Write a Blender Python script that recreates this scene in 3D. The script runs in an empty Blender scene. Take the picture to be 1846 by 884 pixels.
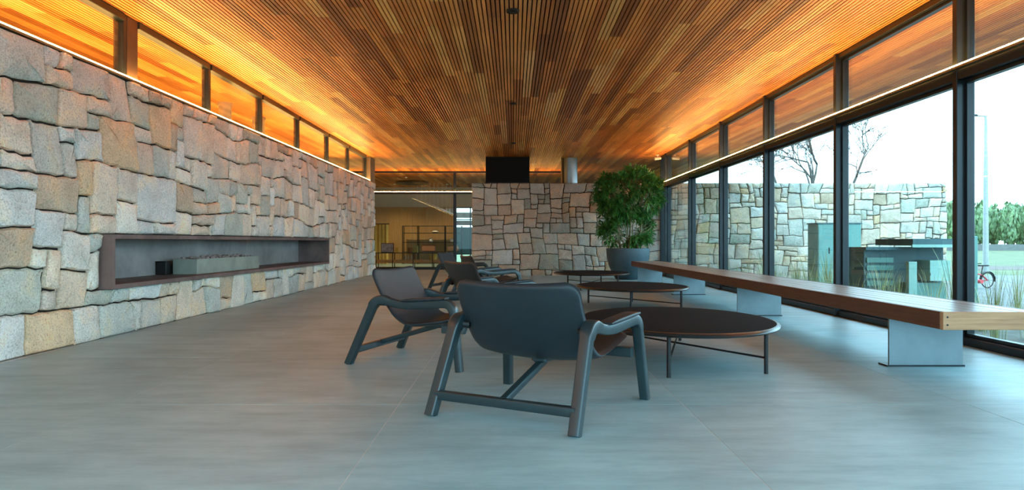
import bpy, math, random
from mathutils import Vector, Matrix, noise
R = random.Random(7)
scene = bpy.context.scene
C = scene.collection
PI = math.pi

# ------------------------------------------------------------------ camera, sky, exposure
CAM_H, LENS = 1.0, 24.3
FPX = LENS / 36 * 1846
cam_d = bpy.data.cameras.new('camera'); cam_d.lens = LENS; cam_d.sensor_width = 36
cam_d.shift_x = -3 / 1846; cam_d.shift_y = -6 / 1846
cam_d.clip_start = .05; cam_d.clip_end = 600
cam = bpy.data.objects.new('camera', cam_d); C.objects.link(cam)
cam.location = (0, 0, CAM_H); cam.rotation_euler = (PI / 2, 0, 0)
scene.camera = cam
world = bpy.data.worlds.new('overcast_sky'); scene.world = world; world.use_nodes = True
wn = world.node_tree.nodes; bg = wn['Background']
bg.inputs[0].default_value = (.47, .80, 1.0, 1); bg.inputs[1].default_value = 1.65
vs = scene.view_settings
vs.view_transform = 'Standard'; vs.look = 'None'; vs.gamma = 1; vs.use_curve_mapping = False
vs.exposure = 2.15
STRIP_L = 17.5
cy = scene.cycles
cy.max_bounces = 10; cy.diffuse_bounces = 5; cy.glossy_bounces = 4; cy.transparent_max_bounces = 24
cy.caustics_reflective = False; cy.caustics_refractive = False; cy.sample_clamp_indirect = 6

def project(p):
    if p[1] < .05: return None
    return 926 + p[0] * FPX / p[1], 436 - (p[2] - CAM_H) * FPX / p[1]

# ------------------------------------------------------------------ materials
def nt(name):
    m = bpy.data.materials.new(name); m.use_nodes = True
    t = m.node_tree; b = t.nodes['Principled BSDF']
    return m, t, b
def N(t, kind, **kw):
    n = t.nodes.new(kind)
    for k, v in kw.items(): setattr(n, k, v)
    return n
def coords(t, scale=(1, 1, 1)):
    c = N(t, 'ShaderNodeTexCoord'); mp = N(t, 'ShaderNodeMapping')
    mp.inputs['Scale'].default_value = scale
    t.links.new(c.outputs['Object'], mp.inputs[0]); return mp.outputs[0]
def noise_tex(t, vec, scale, detail=4, rough=.6):
    n = N(t, 'ShaderNodeTexNoise'); n.inputs['Scale'].default_value = scale
    n.inputs['Detail'].default_value = detail; n.inputs['Roughness'].default_value = rough
    t.links.new(vec, n.inputs['Vector']); return n.outputs[0]
def ramp(t, fac, stops):
    r = N(t, 'ShaderNodeValToRGB'); e = r.color_ramp.elements
    while len(e) < len(stops): e.new(.5)
    for x, (p, c) in zip(e, stops): x.position = p; x.color = (*c, 1)
    t.links.new(fac, r.inputs[0]); return r.outputs[0]
def mulc(t, a, b, fac=1.0, mode='MULTIPLY'):
    m = N(t, 'ShaderNodeMix', data_type='RGBA', blend_type=mode)
    m.inputs[0].default_value = fac
    t.links.new(a, m.inputs[6]); t.links.new(b, m.inputs[7]); return m.outputs[2]
def bump(t, b, fac, strength, dist=.01):
    n = N(t, 'ShaderNodeBump'); n.inputs['Strength'].default_value = strength
    n.inputs['Distance'].default_value = dist
    t.links.new(fac, n.inputs['Height']); t.links.new(n.outputs[0], b.inputs['Normal'])
def attr(t, name='tone'):
    a = N(t, 'ShaderNodeAttribute'); a.attribute_name = name; return a.outputs['Color']

def plain(name, col, rough=.5, metal=0, var=.12, scale=6, bmp=0, bscale=60, spec=.5, coat=0):
    m, t, b = nt(name)
    v = coords(t); n = noise_tex(t, v, scale)
    lo = tuple(c * (1 - var) for c in col); hi = tuple(min(1, c * (1 + var)) for c in col)
    t.links.new(ramp(t, n, [(.3, lo), (.7, hi)]), b.inputs['Base Color'])
    b.inputs['Roughness'].default_value = rough; b.inputs['Metallic'].default_value = metal
    b.inputs['Specular IOR Level'].default_value = spec
    b.inputs['Coat Weight'].default_value = coat
    if bmp: bump(t, b, noise_tex(t, v, bscale, 3), bmp, .004)
    return m

def stone_mat():
    m, t, b = nt('stone'); v = coords(t)
    tone = attr(t)
    grain = ramp(t, noise_tex(t, v, 62, 3, .8), [(.30, (.50, .48, .46)), (.45, (1.02, 1.02, 1.02)), (.70, (1.36, 1.35, 1.33))])
    patch = ramp(t, noise_tex(t, v, 3.1, 4), [(.33, (.84, .83, .80)), (.52, (1, 1, 1)), (.70, (1.15, 1.02, .84))])
    c = mulc(t, mulc(t, tone, grain), patch)
    t.links.new(c, b.inputs['Base Color'])
    b.inputs['Roughness'].default_value = .92; b.inputs['Specular IOR Level'].default_value = .2
    add = N(t, 'ShaderNodeMath', operation='MULTIPLY_ADD')
    t.links.new(noise_tex(t, v, 7, 5, .65), add.inputs[0]); add.inputs[1].default_value = 2.2
    t.links.new(noise_tex(t, v, 40, 3, .7), add.inputs[2])
    bump(t, b, add.outputs[0], .75, .02)
    return m
def slat_mat():
    m, t, b = nt('ceiling_wood'); tone = attr(t)
    v = coords(t, (26, .9, 26))
    g = ramp(t, noise_tex(t, v, 1.6, 5, .65), [(.28, (.66, .60, .55)), (.5, (1, 1, 1)), (.75, (1.18, 1.18, 1.15))])
    v2 = coords(t, (1, .35, 1))
    g2 = ramp(t, noise_tex(t, v2, 1.4, 2), [(.35, (.85, .80, .76)), (.65, (1.1, 1.1, 1.1))])
    t.links.new(mulc(t, mulc(t, tone, g), g2), b.inputs['Base Color'])
    b.inputs['Roughness'].default_value = .42; b.inputs['Specular IOR Level'].default_value = .4
    return m
def wood_mat(name, c1, c2, scl, rough=.45, spec=.5, dirx=None):
    m, t, b = nt(name); v = coords(t, scl)
    t.links.new(ramp(t, noise_tex(t, v, 2.0, 6, .65), [(.3, c1), (.7, c2)]), b.inputs['Base Color'])
    b.inputs['Roughness'].default_value = rough; b.inputs['Specular IOR Level'].default_value = spec
    bump(t, b, noise_tex(t, v, 6, 3), .15, .003)
    return m
def tile_mat():
    m, t, b = nt('floor_tile'); v = coords(t, (1, 1, 1)); tone = attr(t)
    v2 = coords(t, (.55, 2.2, 1))
    a = ramp(t, noise_tex(t, v, .9, 6, .6), [(.3, (.80, .82, .82)), (.7, (1.14, 1.13, 1.12))])
    s = ramp(t, noise_tex(t, v2, 3.2, 8, .7), [(.33, (.80, .82, .83)), (.5, (1, 1, 1)), (.72, (1.20, 1.18, 1.15))])
    t.links.new(mulc(t, mulc(t, tone, a), s), b.inputs['Base Color'])
    r = N(t, 'ShaderNodeMapRange'); r.inputs[3].default_value = .30; r.inputs[4].default_value = .50
    t.links.new(noise_tex(t, v2, 2.0, 6, .7), r.inputs[0]); t.links.new(r.outputs[0], b.inputs['Roughness'])
    b.inputs['Specular IOR Level'].default_value = .22
    return m
def glass_mat(name, tint, refl=1.0):
    m = bpy.data.materials.new(name); m.use_nodes = True; t = m.node_tree; t.nodes.clear()
    o = N(t, 'ShaderNodeOutputMaterial'); mx = N(t, 'ShaderNodeMixShader')
    tr = N(t, 'ShaderNodeBsdfTransparent'); gl = N(t, 'ShaderNodeBsdfGlossy'); fr = N(t, 'ShaderNodeLayerWeight'); fr.inputs['Blend'].default_value = .5
    tr.inputs[0].default_value = (*tint, 1); gl.inputs[0].default_value = (.92, 1, .98, 1); gl.inputs['Roughness'].default_value = .0
    pw_ = N(t, 'ShaderNodeMath', operation='POWER'); pw_.inputs[1].default_value = 5
    k = N(t, 'ShaderNodeMath', operation='MULTIPLY_ADD'); k.inputs[1].default_value = .96 * refl; k.inputs[2].default_value = .04 * refl
    t.links.new(fr.outputs['Facing'], pw_.inputs[0]); t.links.new(pw_.outputs[0], k.inputs[0]); t.links.new(k.outputs[0], mx.inputs[0])
    t.links.new(tr.outputs[0], mx.inputs[1]); t.links.new(gl.outputs[0], mx.inputs[2]); t.links.new(mx.outputs[0], o.inputs[0])
    return m
def emit_mat(name, col, s):
    m = bpy.data.materials.new(name); m.use_nodes = True; t = m.node_tree; t.nodes.clear()
    o = N(t, 'ShaderNodeOutputMaterial'); e = N(t, 'ShaderNodeEmission')
    e.inputs[0].default_value = (*col, 1); e.inputs[1].default_value = s
    t.links.new(e.outputs[0], o.inputs[0]); return m
def leaf_mat(name, c1, c2, c3):
    m, t, b = nt(name); tone = attr(t)
    v = coords(t)
    t.links.new(mulc(t, tone, ramp(t, noise_tex(t, v, 5, 3), [(.3, c1), (.5, c2), (.72, c3)])), b.inputs['Base Color'])
    b.inputs['Roughness'].default_value = .38; b.inputs['Specular IOR Level'].default_value = .5
    return m

M = {}
M['stone'] = stone_mat()
M['mortar'] = plain('dark_mortar', (.035, .028, .022), .95, bmp=.6, bscale=30, spec=.1)
M['slat'] = slat_mat()
M['slat_back'] = plain('ceiling_backing', (.022, .012, .007), .9, spec=.1)
M['tile'] = tile_mat()
M['grout'] = plain('grout', (.62, .64, .62), .8)
M['alu'] = plain('dark_bronze_aluminium', (.016, .021, .024), .34, .35, .1)
M['alu_brown'] = plain('brown_steel_post', (.10, .055, .03), .5, .2, .1)
M['alu_grey'] = plain('grey_steel_post', (.16, .13, .10), .5, .3, .1)
M['brass'] = plain('strip_channel', (.40, .30, .16), .35, .7, .1)
M['glass'] = glass_mat('clear_glass', (.95, .985, .98))
M['glass_in'] = glass_mat('partition_glass', (.93, .96, .93), .3)
M['strip'] = emit_mat('warm_led', (1.0, .52, .14), STRIP_L)
M['corten'] = plain('rusted_steel', (.20, .135, .118), .55, .25, .35, 2.5, .2, 80)
M['cortenback'] = plain('brushed_steel_back', (.33, .30, .285), .45, .15, .28, 2.2, .1, 60)
M['slate'] = plain('slate_box', (.33, .34, .28), .55, 0, .25, 3, .1)
M['black'] = plain('black_metal', (.010, .010, .011), .5, .2, .1)
M['matte_black'] = plain('matte_black_casing', (.006, .006, .007), .7, 0, .1, spec=.15)
M['flue_grey'] = plain('dull_flue', (.34, .24, .17), .6, .2, .1)
M['lava'] = plain('lava_rock', (.42, .30, .26), .9, 0, .5, 30, .5, 50)
M['steel'] = plain('stainless_steel', (.20, .21, .21), .34, 1.0, .1)
M['leather'] = plain('black_leather', (.022, .030, .035), .45, 0, .15, 3, .10, 180, .4)
M['frame'] = plain('charcoal_painted_wood', (.016, .032, .036), .33, 0, .15, 8, .05, 60, .6)
M['tabletop'] = wood_mat('dark_tabletop', (.009, .0085, .0085), (.017, .0145, .0135), (2, 30, 30), .85, .05)
M['rim'] = plain('table_rim', (.035, .040, .042), .26, .5, .1)
M['bench'] = wood_mat('bench_plank', (.20, .15, .115), (.36, .30, .245), (22, 1.2, 22), .30, .5)
M['bench_side'] = wood_mat('bench_fascia', (.075, .028, .016), (.15, .062, .034), (22, 1.2, 22), .45)
M['bench_end'] = wood_mat('bench_end_board', (.36, .17, .075), (.60, .33, .16), (1.4, 22, 22), .5)
M['plate'] = plain('zinc_plate', (.22, .27, .29), .36, .6, .14, 2.5)
M['pot'] = plain('blue_grey_pot', (.050, .095, .118), .45, 0, .12, 4)
M['soil'] = plain('potting_soil', (.03, .022, .015), .95, bmp=.6)
M['leaf'] = leaf_mat('leaf_green', (.030, .13, .030), (.060, .24, .050), (.14, .36, .08))
M['stem'] = plain('pale_stem', (.36, .30, .17), .7, 0, .2, 20)
M['white'] = plain('white_plastic', (.78, .78, .76), .4)
M['ground'] = plain('gravel_ground', (.13, .135, .115), .95, 0, .4, 3, .8, 25)
M['lawn'] = plain('lawn', (.105, .12, .055), .95, 0, .3, .6, .6, 30)
M['dirt'] = plain('bare_earth', (.12, .085, .07), .95, 0, .25, 1, .6, 30)
M['paving'] = plain('pale_paving', (.14, .14, .135), .9, 0, .2, 3, .4, 30)
M['grass'] = leaf_mat('grass_blade', (.20, .26, .10), (.34, .36, .16), (.50, .46, .26))
M['cabinet'] = plain('green_cabinet', (.115, .27, .235), .45, .1, .12, 2)
M['cabinet_dark'] = plain('dark_teal_panel', (.035, .095, .105), .45, .1, .15, 2)
M['cabinet_light'] = plain('pale_green_door', (.26, .46, .40), .45, .1, .1, 2)
M['bark'] = plain('grey_bark', (.12, .10, .085), .9, 0, .3, 10)
M['pole'] = plain('galvanised_pole', (.30, .31, .31), .5, .3, .1)
M['tree'] = leaf_mat('treetop_leaf', (.07, .14, .05), (.12, .20, .08), (.20, .26, .11))
M['plaster'] = plain('cream_plaster', (.62, .58, .48), .85, 0, .05)
M['panel'] = wood_mat('oak_panel', (.40, .235, .085), (.56, .35, .14), (14, 14, .8), .55)
M['darkwood'] = wood_mat('brown_outer_wall', (.20, .11, .05), (.32, .18, .08), (9, 9, 1), .7)
M['red'] = plain('red_paint', (.55, .045, .06), .4)
M['rubber'] = plain('tyre_rubber', (.02, .02, .02), .8)
M['yellow'] = plain('yellow_cloth', (.72, .50, .12), .8)
M['cream'] = plain('cream_ceramic', (.70, .66, .58), .5)
M['olive'] = plain('olive_box', (.32, .40, .14), .6)
M['brick'] = plain('terracotta_box', (.33, .15, .08), .8)
M['picture'] = plain('grey_print', (.40, .42, .43), .5, 0, .6, 9)

# ------------------------------------------------------------------ mesh building
class MB:
    def __init__(s): s.v, s.f, s.t = [], [], []
    def add(s, vs, fs, tone=(1, 1, 1)):
        o = len(s.v); s.v += [tuple(p) for p in vs]; s.f += [tuple(i + o for i in f) for f in fs]
        s.t += [tone] * len(vs); return s
    def box(s, x0, x1, y0, y1, z0, z1, tone=(1, 1, 1), bev=0):
        if bev <= 0:
            v = [(x, y, z) for z in (z0, z1) for y in (y0, y1) for x in (x0, x1)]
            return s.add(v, [(0, 2, 3, 1), (4, 5, 7, 6), (0, 1, 5, 4), (2, 6, 7, 3), (0, 4, 6, 2), (1, 3, 7, 5)], tone)
        b = min(bev, (x1 - x0) * .45, (y1 - y0) * .45, (z1 - z0) * .45)
        def ring(x0, x1, y0, y1, z):
            return [(x0 + b, y0, z), (x1 - b, y0, z), (x1, y0 + b, z), (x1, y1 - b, z), (x1 - b, y1, z), (x0 + b, y1, z), (x0, y1 - b, z), (x0, y0 + b, z)]
        L = [ring(x0 + b, x1 - b, y0 + b, y1 - b, z0), ring(x0, x1, y0, y1, z0 + b), ring(x0, x1, y0, y1, z1 - b), ring(x0 + b, x1 - b, y0 + b, y1 - b, z1)]
        return s.rings(L, True, tone)
    def rings(s, L, caps=True, tone=(1, 1, 1), closed=False):
        n = len(L[0]); v = [p for r in L for p in r]; f = []
        m = len(L)
        for i in range(m if closed else m - 1):
            a, b = i * n, ((i + 1) % m) * n
            for k in range(n): f.append((a + k, a + (k + 1) % n, b + (k + 1) % n, b + k))
        if caps and not closed: f.append(tuple(range(n))[::-1]); f.append(tuple(range((m - 1) * n, m * n)))
        return s.add(v, f, tone)
    def lathe(s, prof, n=24, c=(0, 0, 0), tone=(1, 1, 1), sx=1, sy=1, caps=True):
        L = [[(c[0] + r * math.cos(2 * PI * k / n) * sx, c[1] + r * math.sin(2 * PI * k / n) * sy, c[2] + z) for k in range(n)] for r, z in prof]
        return s.rings(L, caps, tone)
    def tube(s, pts, rad, n=8, tone=(1, 1, 1), sec=None, up=None, caps=True):
        pts = [Vector(p) for p in pts]; L = []; m = len(pts)
        if not hasattr(rad, '__len__'): rad = [rad] * m
        ref = None
        for i, p in enumerate(pts):
            d = (pts[min(i + 1, m - 1)] - pts[max(i - 1, 0)]).normalized()
            if up is not None: x = Vector(up)
            elif ref is None: x = Vector((0, 0, 1)) if abs(d.z) < .9 else Vector((1, 0, 0))
            else: x = ref
            x = (x - d * x.dot(d)).normalized(); y = d.cross(x); ref = x
            if sec is None: L.append([p + x * rad[i] * math.cos(2 * PI * k / n) + y * rad[i] * math.sin(2 * PI * k / n) for k in range(n)])
            else: L.append([p + x * a * rad[i] + y * b * rad[i] for a, b in sec])
        return s.rings(L, caps, tone)
    def build(s, name, mat, parent=None, smooth=False, auto=None):
        me = bpy.data.meshes.new(name); me.from_pydata(s.v, [], s.f); me.update()
        a = me.attributes.new('tone', 'FLOAT_COLOR', 'POINT')
        a.data.foreach_set('color', [c for t in s.t for c in (*t, 1)])
        if mat: me.materials.append(M[mat] if isinstance(mat, str) else mat)
        if smooth:
            me.polygons.foreach_set('use_smooth', [True] * len(me.polygons))
            if auto: me.set_sharp_from_angle(angle=math.radians(auto))
        o = bpy.data.objects.new(name, me); C.objects.link(o)
        if parent: o.parent = parent
        return o
def tag(o, label=None, cat=None, group=None, kind=None):
    if label: o['label'] = label
    if cat: o['category'] = cat
    if group: o['group'] = group
    if kind: o['kind'] = kind
    return o
def thing(name, label, cat, loc=(0, 0, 0), rz=0, group=None):
    o = bpy.data.objects.new(name, None); C.objects.link(o); o.empty_display_size = .1
    o.location = loc; o.rotation_euler = (0, 0, rz)
    return tag(o, label, cat, group)
def struct(name, label=None):
    o = bpy.data.objects.new(name, None); C.objects.link(o)
    return tag(o, label, None, None, 'structure')
def copy_tree(o, parent=None):
    c = o.copy(); C.objects.link(c); c.parent = parent
    for ch in list(o.children): copy_tree(ch, c)
    return c
def BX(name, mat, parent, x0, x1, y0, y1, z0, z1, bev=0): return MB().box(x0, x1, y0, y1, z0, z1, bev=bev).build(name, mat, parent)

# ------------------------------------------------------------------ main dimensions
XL, XR = -4.23, 4.34            # stone wall face, glazing inner face
CEIL = 3.52
Y0, YB, YP, YW = -1.40, 20.4, 24.7, 32.0   # behind the camera, stone back wall, glass partition, far room wall
LTOP, BTOP = 2.785, 2.735
LEND = 21.1

# ------------------------------------------------------------------ floor
floor = MB().box(-8.5, XR + .16, Y0 - .1, YW + .3, -.40, -.0012).build('floor', 'grout'); tag(floor, 'grey large-format porcelain tile floor', kind='structure')
cols = [-8.2, -5.95, XL + .02, -2.46, -.705, 1.04, 2.785, XR + .16]
rows = [4.24 + 1.735 * k for k in range(-5, 17)]
for i in range(len(cols) - 1):
    for j in range(len(rows) - 1):
        if i < 2 and rows[j + 1] < LEND: continue
        g = .0025; k = R.uniform(.95, 1.05)
        y1 = min(rows[j + 1], YW)
        if rows[j] >= YW: continue
        MB().box(cols[i] + g, cols[i + 1] - g, max(rows[j], Y0) + g, y1 - g, -.001, 0, tone=(.30 * k, .455 * k, .49 * k)).build('floor_tile', 'tile', floor)

# ------------------------------------------------------------------ ceiling: boards, each milled into three slats
ceiling = MB().box(-8.6, 6.80, Y0 - .3, 33.2, CEIL + .036, CEIL + .32).build('ceiling', 'slat_back'); tag(ceiling, 'timber slat ceiling running out under the eaves', kind='structure')
BW = .147
tones = [(.45, .195, .060), (.36, .140, .042), (.56, .28, .100), (.26, .092, .026), (.40, .170, .052), (.33, .115, .033), (.60, .33, .125), (.19, .062, .019)]
weights = [6, 6, 2.6, 4, 6, 5, 1.1, 2.6]
def board(mb, x, ya, yb, tone):
    p = BW / 3; w = .0345
    for k in range(3):
        a = x + k * p + (p - w) / 2; b = a + w
        t = R.uniform(.93, 1.07); tn = tuple(c * t for c in tone)
        z0, z1 = CEIL, CEIL + .036
        mb.add([(a, ya, z1), (a, ya, z0), (b, ya, z0), (b, ya, z1), (a, yb, z1), (a, yb, z0), (b, yb, z0), (b, yb, z1)],
               [(0, 1, 5, 4), (1, 2, 6, 5), (2, 3, 7, 6), (0, 3, 2, 1), (4, 5, 6, 7)], tn)
    return mb
blist = []
nx0, nx1 = int(-8.5 / BW), int(6.75 / BW)
prev = None
for i in range(nx0, nx1):
    x = i * BW; y = Y0 - .2 - R.uniform(0, 3)
    while y < 33:
        L = R.uniform(1.3, 4.2); yb = min(y + L, 33.1)
        ya = max(y, Y0 - .2)
        tn = R.choices(tones, weights)[0]
        k = R.uniform(1.75, 2.1)
        if yb - ya > .2:
            s = 0; n = 12
            for q in range(n):
                pp = project((x, ya + (yb - ya) * (q + .5) / n, CEIL))
                if pp and 0 < pp[0] < 1846 and 0 < pp[1] < 884 and XL - .1 < x < XR:
                    s += 1 / (ya + (yb - ya) * (q + .5) / n) ** 3 * (yb - ya) / n
            blist.append((s, x, ya + .001, yb - .001, (min(.90, tn[0] * k), min(.52, tn[1] * k), tn[2] * k * .85)))
        y = yb
blist.sort(key=lambda b: -b[0])
for s, x, ya, yb, tn in blist[:300]: board(MB(), x, ya, yb, tn).build('ceiling_board', 'slat', ceiling)
mb = MB()
for s, x, ya, yb, tn in blist[300:]: board(mb, x, ya, yb, tn)
tag(mb.build('ceiling_boards_beyond', 'slat', ceiling), kind='stuff')
BX('eave_fascia', 'alu', ceiling, 6.75, 6.86, Y0 - .3, 33.2, CEIL - .02, CEIL + .32)

# ------------------------------------------------------------------ stone walls
ST = [(.52, .47, .40), (.55, .44, .34), (.60, .47, .35), (.46, .45, .39), (.62, .55, .46), (.50, .37, .26), (.56, .53, .48), (.41, .40, .33), (.58, .49, .40), (.57, .40, .25)]
SW = [6, 6, 4, 4, 4, 2.2, 4, 2.5, 5, 1.6]
def lattice(U0, U1, V0, V1, cu, cv, hole=None, rng=R):
    def lines(a, b, c, extra):
        marks = sorted([a, b] + [e for e in extra if a < e < b]); out = []
        for p, q in zip(marks, marks[1:]):
            n = max(1, round((q - p) / c))
            out += [p + (q - p) * k / n for k in range(n)]
        return out + [b]
    us = lines(U0, U1, cu, hole[:2] if hole else []); vs_ = lines(V0, V1, cv, hole[2:] if hole else [])
    nu, nv = len(us) - 1, len(vs_) - 1
    def inh(u, v): return hole and hole[0] < u < hole[1] and hole[2] < v < hole[3]
    def onh(u, v):
        if not hole: return 0, 0
        e = 1e-6; iu = hole[0] - e <= u <= hole[1] + e; iv = hole[2] - e <= v <= hole[3] + e
        return (iv and (abs(u - hole[0]) < e or abs(u - hole[1]) < e)), (iu and (abs(v - hole[2]) < e or abs(v - hole[3]) < e))
    P = {}
    for i in range(nu + 1):
        for j in range(nv + 1):
            u, v = us[i], vs_[j]; fu, fv = onh(u, v)
            du = rng.uniform(-.37, .37) * cu; dv = rng.uniform(-.36, .36) * cv
            wu = .22 * cu * math.sin(v * 2.3 + u * .7); wv = .30 * cv * math.sin(u * 1.15 + 1.3 * math.sin(v * 1.9))
            near = hole and hole[0] - .3 < u < hole[1] + .3 and hole[2] - .3 < v < hole[3] + .3
            if near: wu = wv = 0
            edge = min(1, (v - V0) / .4, (V1 - v) / .4); wv *= max(0, edge); wu *= max(0, min(1, (u - U0) / .5, (U1 - u) / .5))
            if 0 < i < nu and not fu: u += du + wu
            if 0 < j < nv and not fv: v += dv + wv
            P[i, j] = (u, v)
    Emid = {}
    used = set(); blocks = []
    opts = [(2, 2), (3, 2), (2, 1), (1, 2), (2, 3), (1, 1), (3, 3), (3, 1)]; wts = [34, 20, 9, 9, 10, 5, 5, 3]
    for j in range(nv):
        for i in range(nu):
            if (i, j) in used or inh((us[i] + us[i + 1]) / 2, (vs_[j] + vs_[j + 1]) / 2): continue
            for _ in range(9):
                a, b = rng.choices(opts, wts)[0]
                cells = [(i + p, j + q) for p in range(a) for q in range(b)]
                if all(c not in used and c[0] < nu and c[1] < nv and not inh((us[c[0]] + us[c[0] + 1]) / 2, (vs_[c[1]] + vs_[c[1] + 1]) / 2) for c in cells): break
            else:
                a = b = 1; cells = [(i, j)]
            used.update(cells)
            blocks.append((i, j, a, b))
    for _ in range(4):
        for i, j, a, b in blocks:
            for A, B, n, st in (((i, j), (i + a, j), a, (1, 0)), ((i, j + b), (i + a, j + b), a, (1, 0)), ((i, j), (i, j + b), b, (0, 1)), ((i + a, j), (i + a, j + b), b, (0, 1))):
                for k in range(1, n):
                    q = (A[0] + st[0] * k, A[1] + st[1] * k); t = k / n
                    L = (P[A][0] * (1 - t) + P[B][0] * t, P[A][1] * (1 - t) + P[B][1] * t)
                    P[q] = (P[q][0] * .35 + L[0] * .65, P[q][1] * .35 + L[1] * .65)
    def mid(a, b):
        k = (a, b) if a < b else (b, a)
        if k not in Emid:
            (ax, ay), (bx, by) = P[a], P[b]
            horiz = a[1] == b[1]
            bnd = (a[1] in (0, nv) and horiz) or (a[0] in (0, nu) and not horiz)
            if hole:
                fa, fb = onh(us[a[0]], vs_[a[1]]), onh(us[b[0]], vs_[b[1]])
                if (horiz and fa[1] and fb[1]) or (not horiz and fa[0] and fb[0]): bnd = True
            o = 0 if bnd else rng.uniform(-.09, .09)
            t = rng.uniform(.35, .65)
            Emid[k] = (ax + (bx - ax) * t - (by - ay) * o, ay + (by - ay) * t + (bx - ax) * o)
        return Emid[k]
    out = []
    for i, j, a, b in blocks:
        loop = [(i + p, j) for p in range(a)] + [(i + a, j + q) for q in range(b)] + [(i + a - p, j + b) for p in range(a)] + [(i, j + b - q) for q in range(b)]
        cor = {(i, j), (i + a, j), (i + a, j + b), (i, j + b)}
        poly = []
        for k in range(len(loop)):
            A, B = loop[k], loop[(k + 1) % len(loop)]
            poly.append((P[A], A in cor)); poly.append((mid(A, B), False))
        out.append(poly)
    return out
def stone(poly, place, mb, tone, rng=R):
    """place(u, v, d): world point, d = distance proud of the wall face"""
    pts = []
    n = len(poly)
    for k in range(n):
        p, c = poly[k]
        if c:
            q = poly[k - 1][0]; r = poly[(k + 1) % n][0]; t = rng.uniform(.09, .28)
            pts.append((p[0] + (q[0] - p[0]) * t, p[1] + (q[1] - p[1]) * t)); pts.append((p[0] + (r[0] - p[0]) * t, p[1] + (r[1] - p[1]) * t))
        else: pts.append(p)
    n = len(pts)
    def inset(ps, d):
        o = []
        for k in range(n):
            a, b, c = ps[k - 1], ps[k], ps[(k + 1) % n]
            nx, ny = -(c[1] - a[1]), c[0] - a[0]; l = math.hypot(nx, ny) or 1
            o.append((b[0] + nx / l * d, b[1] + ny / l * d))
        return o
    A = inset(pts, rng.uniform(.004, .013)); cx = sum(p[0] for p in A) / n; cy_ = sum(p[1] for p in A) / n
    proud = rng.uniform(-.018, .026); su, sv = rng.uniform(-.05, .05), rng.uniform(-.05, .05)
    def pl(u, v, d): return place(u, v, d + proud + (u - cx) * su + (v - cy_) * sv)
    B = inset(A, rng.uniform(.012, .020))
    D = [(cx + (p[0] - cx) * .52, cy_ + (p[1] - cy_) * .52) for p in B]
    L = [[place(u, v, -.07) for u, v in A], [pl(u, v, -.020) for u, v in A], [pl(u, v, rng.uniform(-.004, .003)) for u, v in B], [pl(u, v, rng.uniform(.002, .016)) for u, v in D]]
    f0 = len(mb.v)
    mb.rings(L, False, tone)
    o = len(mb.v); mb.add([pl(cx, cy_, .010)], [], tone)
    base = f0 + 3 * n
    mb.f += [(base + k, base + (k + 1) % n, o) for k in range(n)]
    return mb
def stone_wall(parent, polys, place, gain, most=300):
    items = []
    for poly in polys:
        cu = sum(p[0][0] for p in poly) / len(poly); cv = sum(p[0][1] for p in poly) / len(poly)
        pr = [project(place(p[0][0], p[0][1], 0)) for p in poly]
        s = 0
        if all(pr):
            c = (sum(p[0] for p in pr) / len(pr), sum(p[1] for p in pr) / len(pr))
            if -30 < c[0] < 1876 and -30 < c[1] < 914:
                s = abs(sum(pr[k - 1][0] * pr[k][1] - pr[k][0] * pr[k - 1][1] for k in range(len(pr)))) / 2
        items.append((s, poly, cu, cv))
    items.sort(key=lambda q: -q[0]); rest = MB(); nrest = 0
    for q, (s, poly, cu, cv) in enumerate(items):
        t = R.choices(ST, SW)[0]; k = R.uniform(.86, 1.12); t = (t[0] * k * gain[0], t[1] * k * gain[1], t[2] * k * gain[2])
        if q < most and s > 0: stone(poly, place, MB(), t).build('stone', 'stone', parent, True, 40)
        else: stone(poly, place, rest, t); nrest += 1
    if nrest: tag(rest.build('stones_beyond', 'stone', parent, True, 40), kind='stuff')

# left wall with its fire niche
NY0, NY1, NZ0, NZ1 = 7.10, 15.46, .505, 1.08
XO = -5.15
wl = MB()
for a, b, c, d in ((Y0, NY0, 0, LTOP), (NY1, LEND, 0, LTOP), (NY0, NY1, 0, NZ0), (NY0, NY1, NZ1, LTOP)): wl.box(XO, XL - .045, a, b, c, d)
wl.box(XO, -4.86, NY0, NY1, NZ0, NZ1)
wall_left = wl.build('wall_left', 'mortar'); tag(wall_left, 'rubble stone wall with a long recessed fire niche', kind='structure')
rl = random.Random(21)
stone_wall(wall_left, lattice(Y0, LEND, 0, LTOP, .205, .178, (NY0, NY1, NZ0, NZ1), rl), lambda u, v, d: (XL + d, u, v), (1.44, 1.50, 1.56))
# back wall, running on outdoors
BX0, BX1 = -1.244, 12.8
wall_back = MB().box(BX0 + .03, BX1 - .03, YB + .045, 21.35, -.3, BTOP).build('wall_back', 'mortar'); tag(wall_back, 'rubble stone wall running from the room out past the glazing', kind='structure')
rb = random.Random(5)
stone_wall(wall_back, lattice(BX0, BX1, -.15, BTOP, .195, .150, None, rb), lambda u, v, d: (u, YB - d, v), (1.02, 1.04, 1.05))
# outer wall beyond the left clerestory
tag(MB().box(-8.7, -8.5, Y0 - .1, YW + .3, -.4, CEIL + .3).build('wall_outer_left', 'darkwood'), kind='structure')
tag(MB().box(-8.5, -8.45, Y0 - .1, YW, 0, .12).build('baseboard_outer_left', 'darkwood'), kind='structure')

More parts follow.
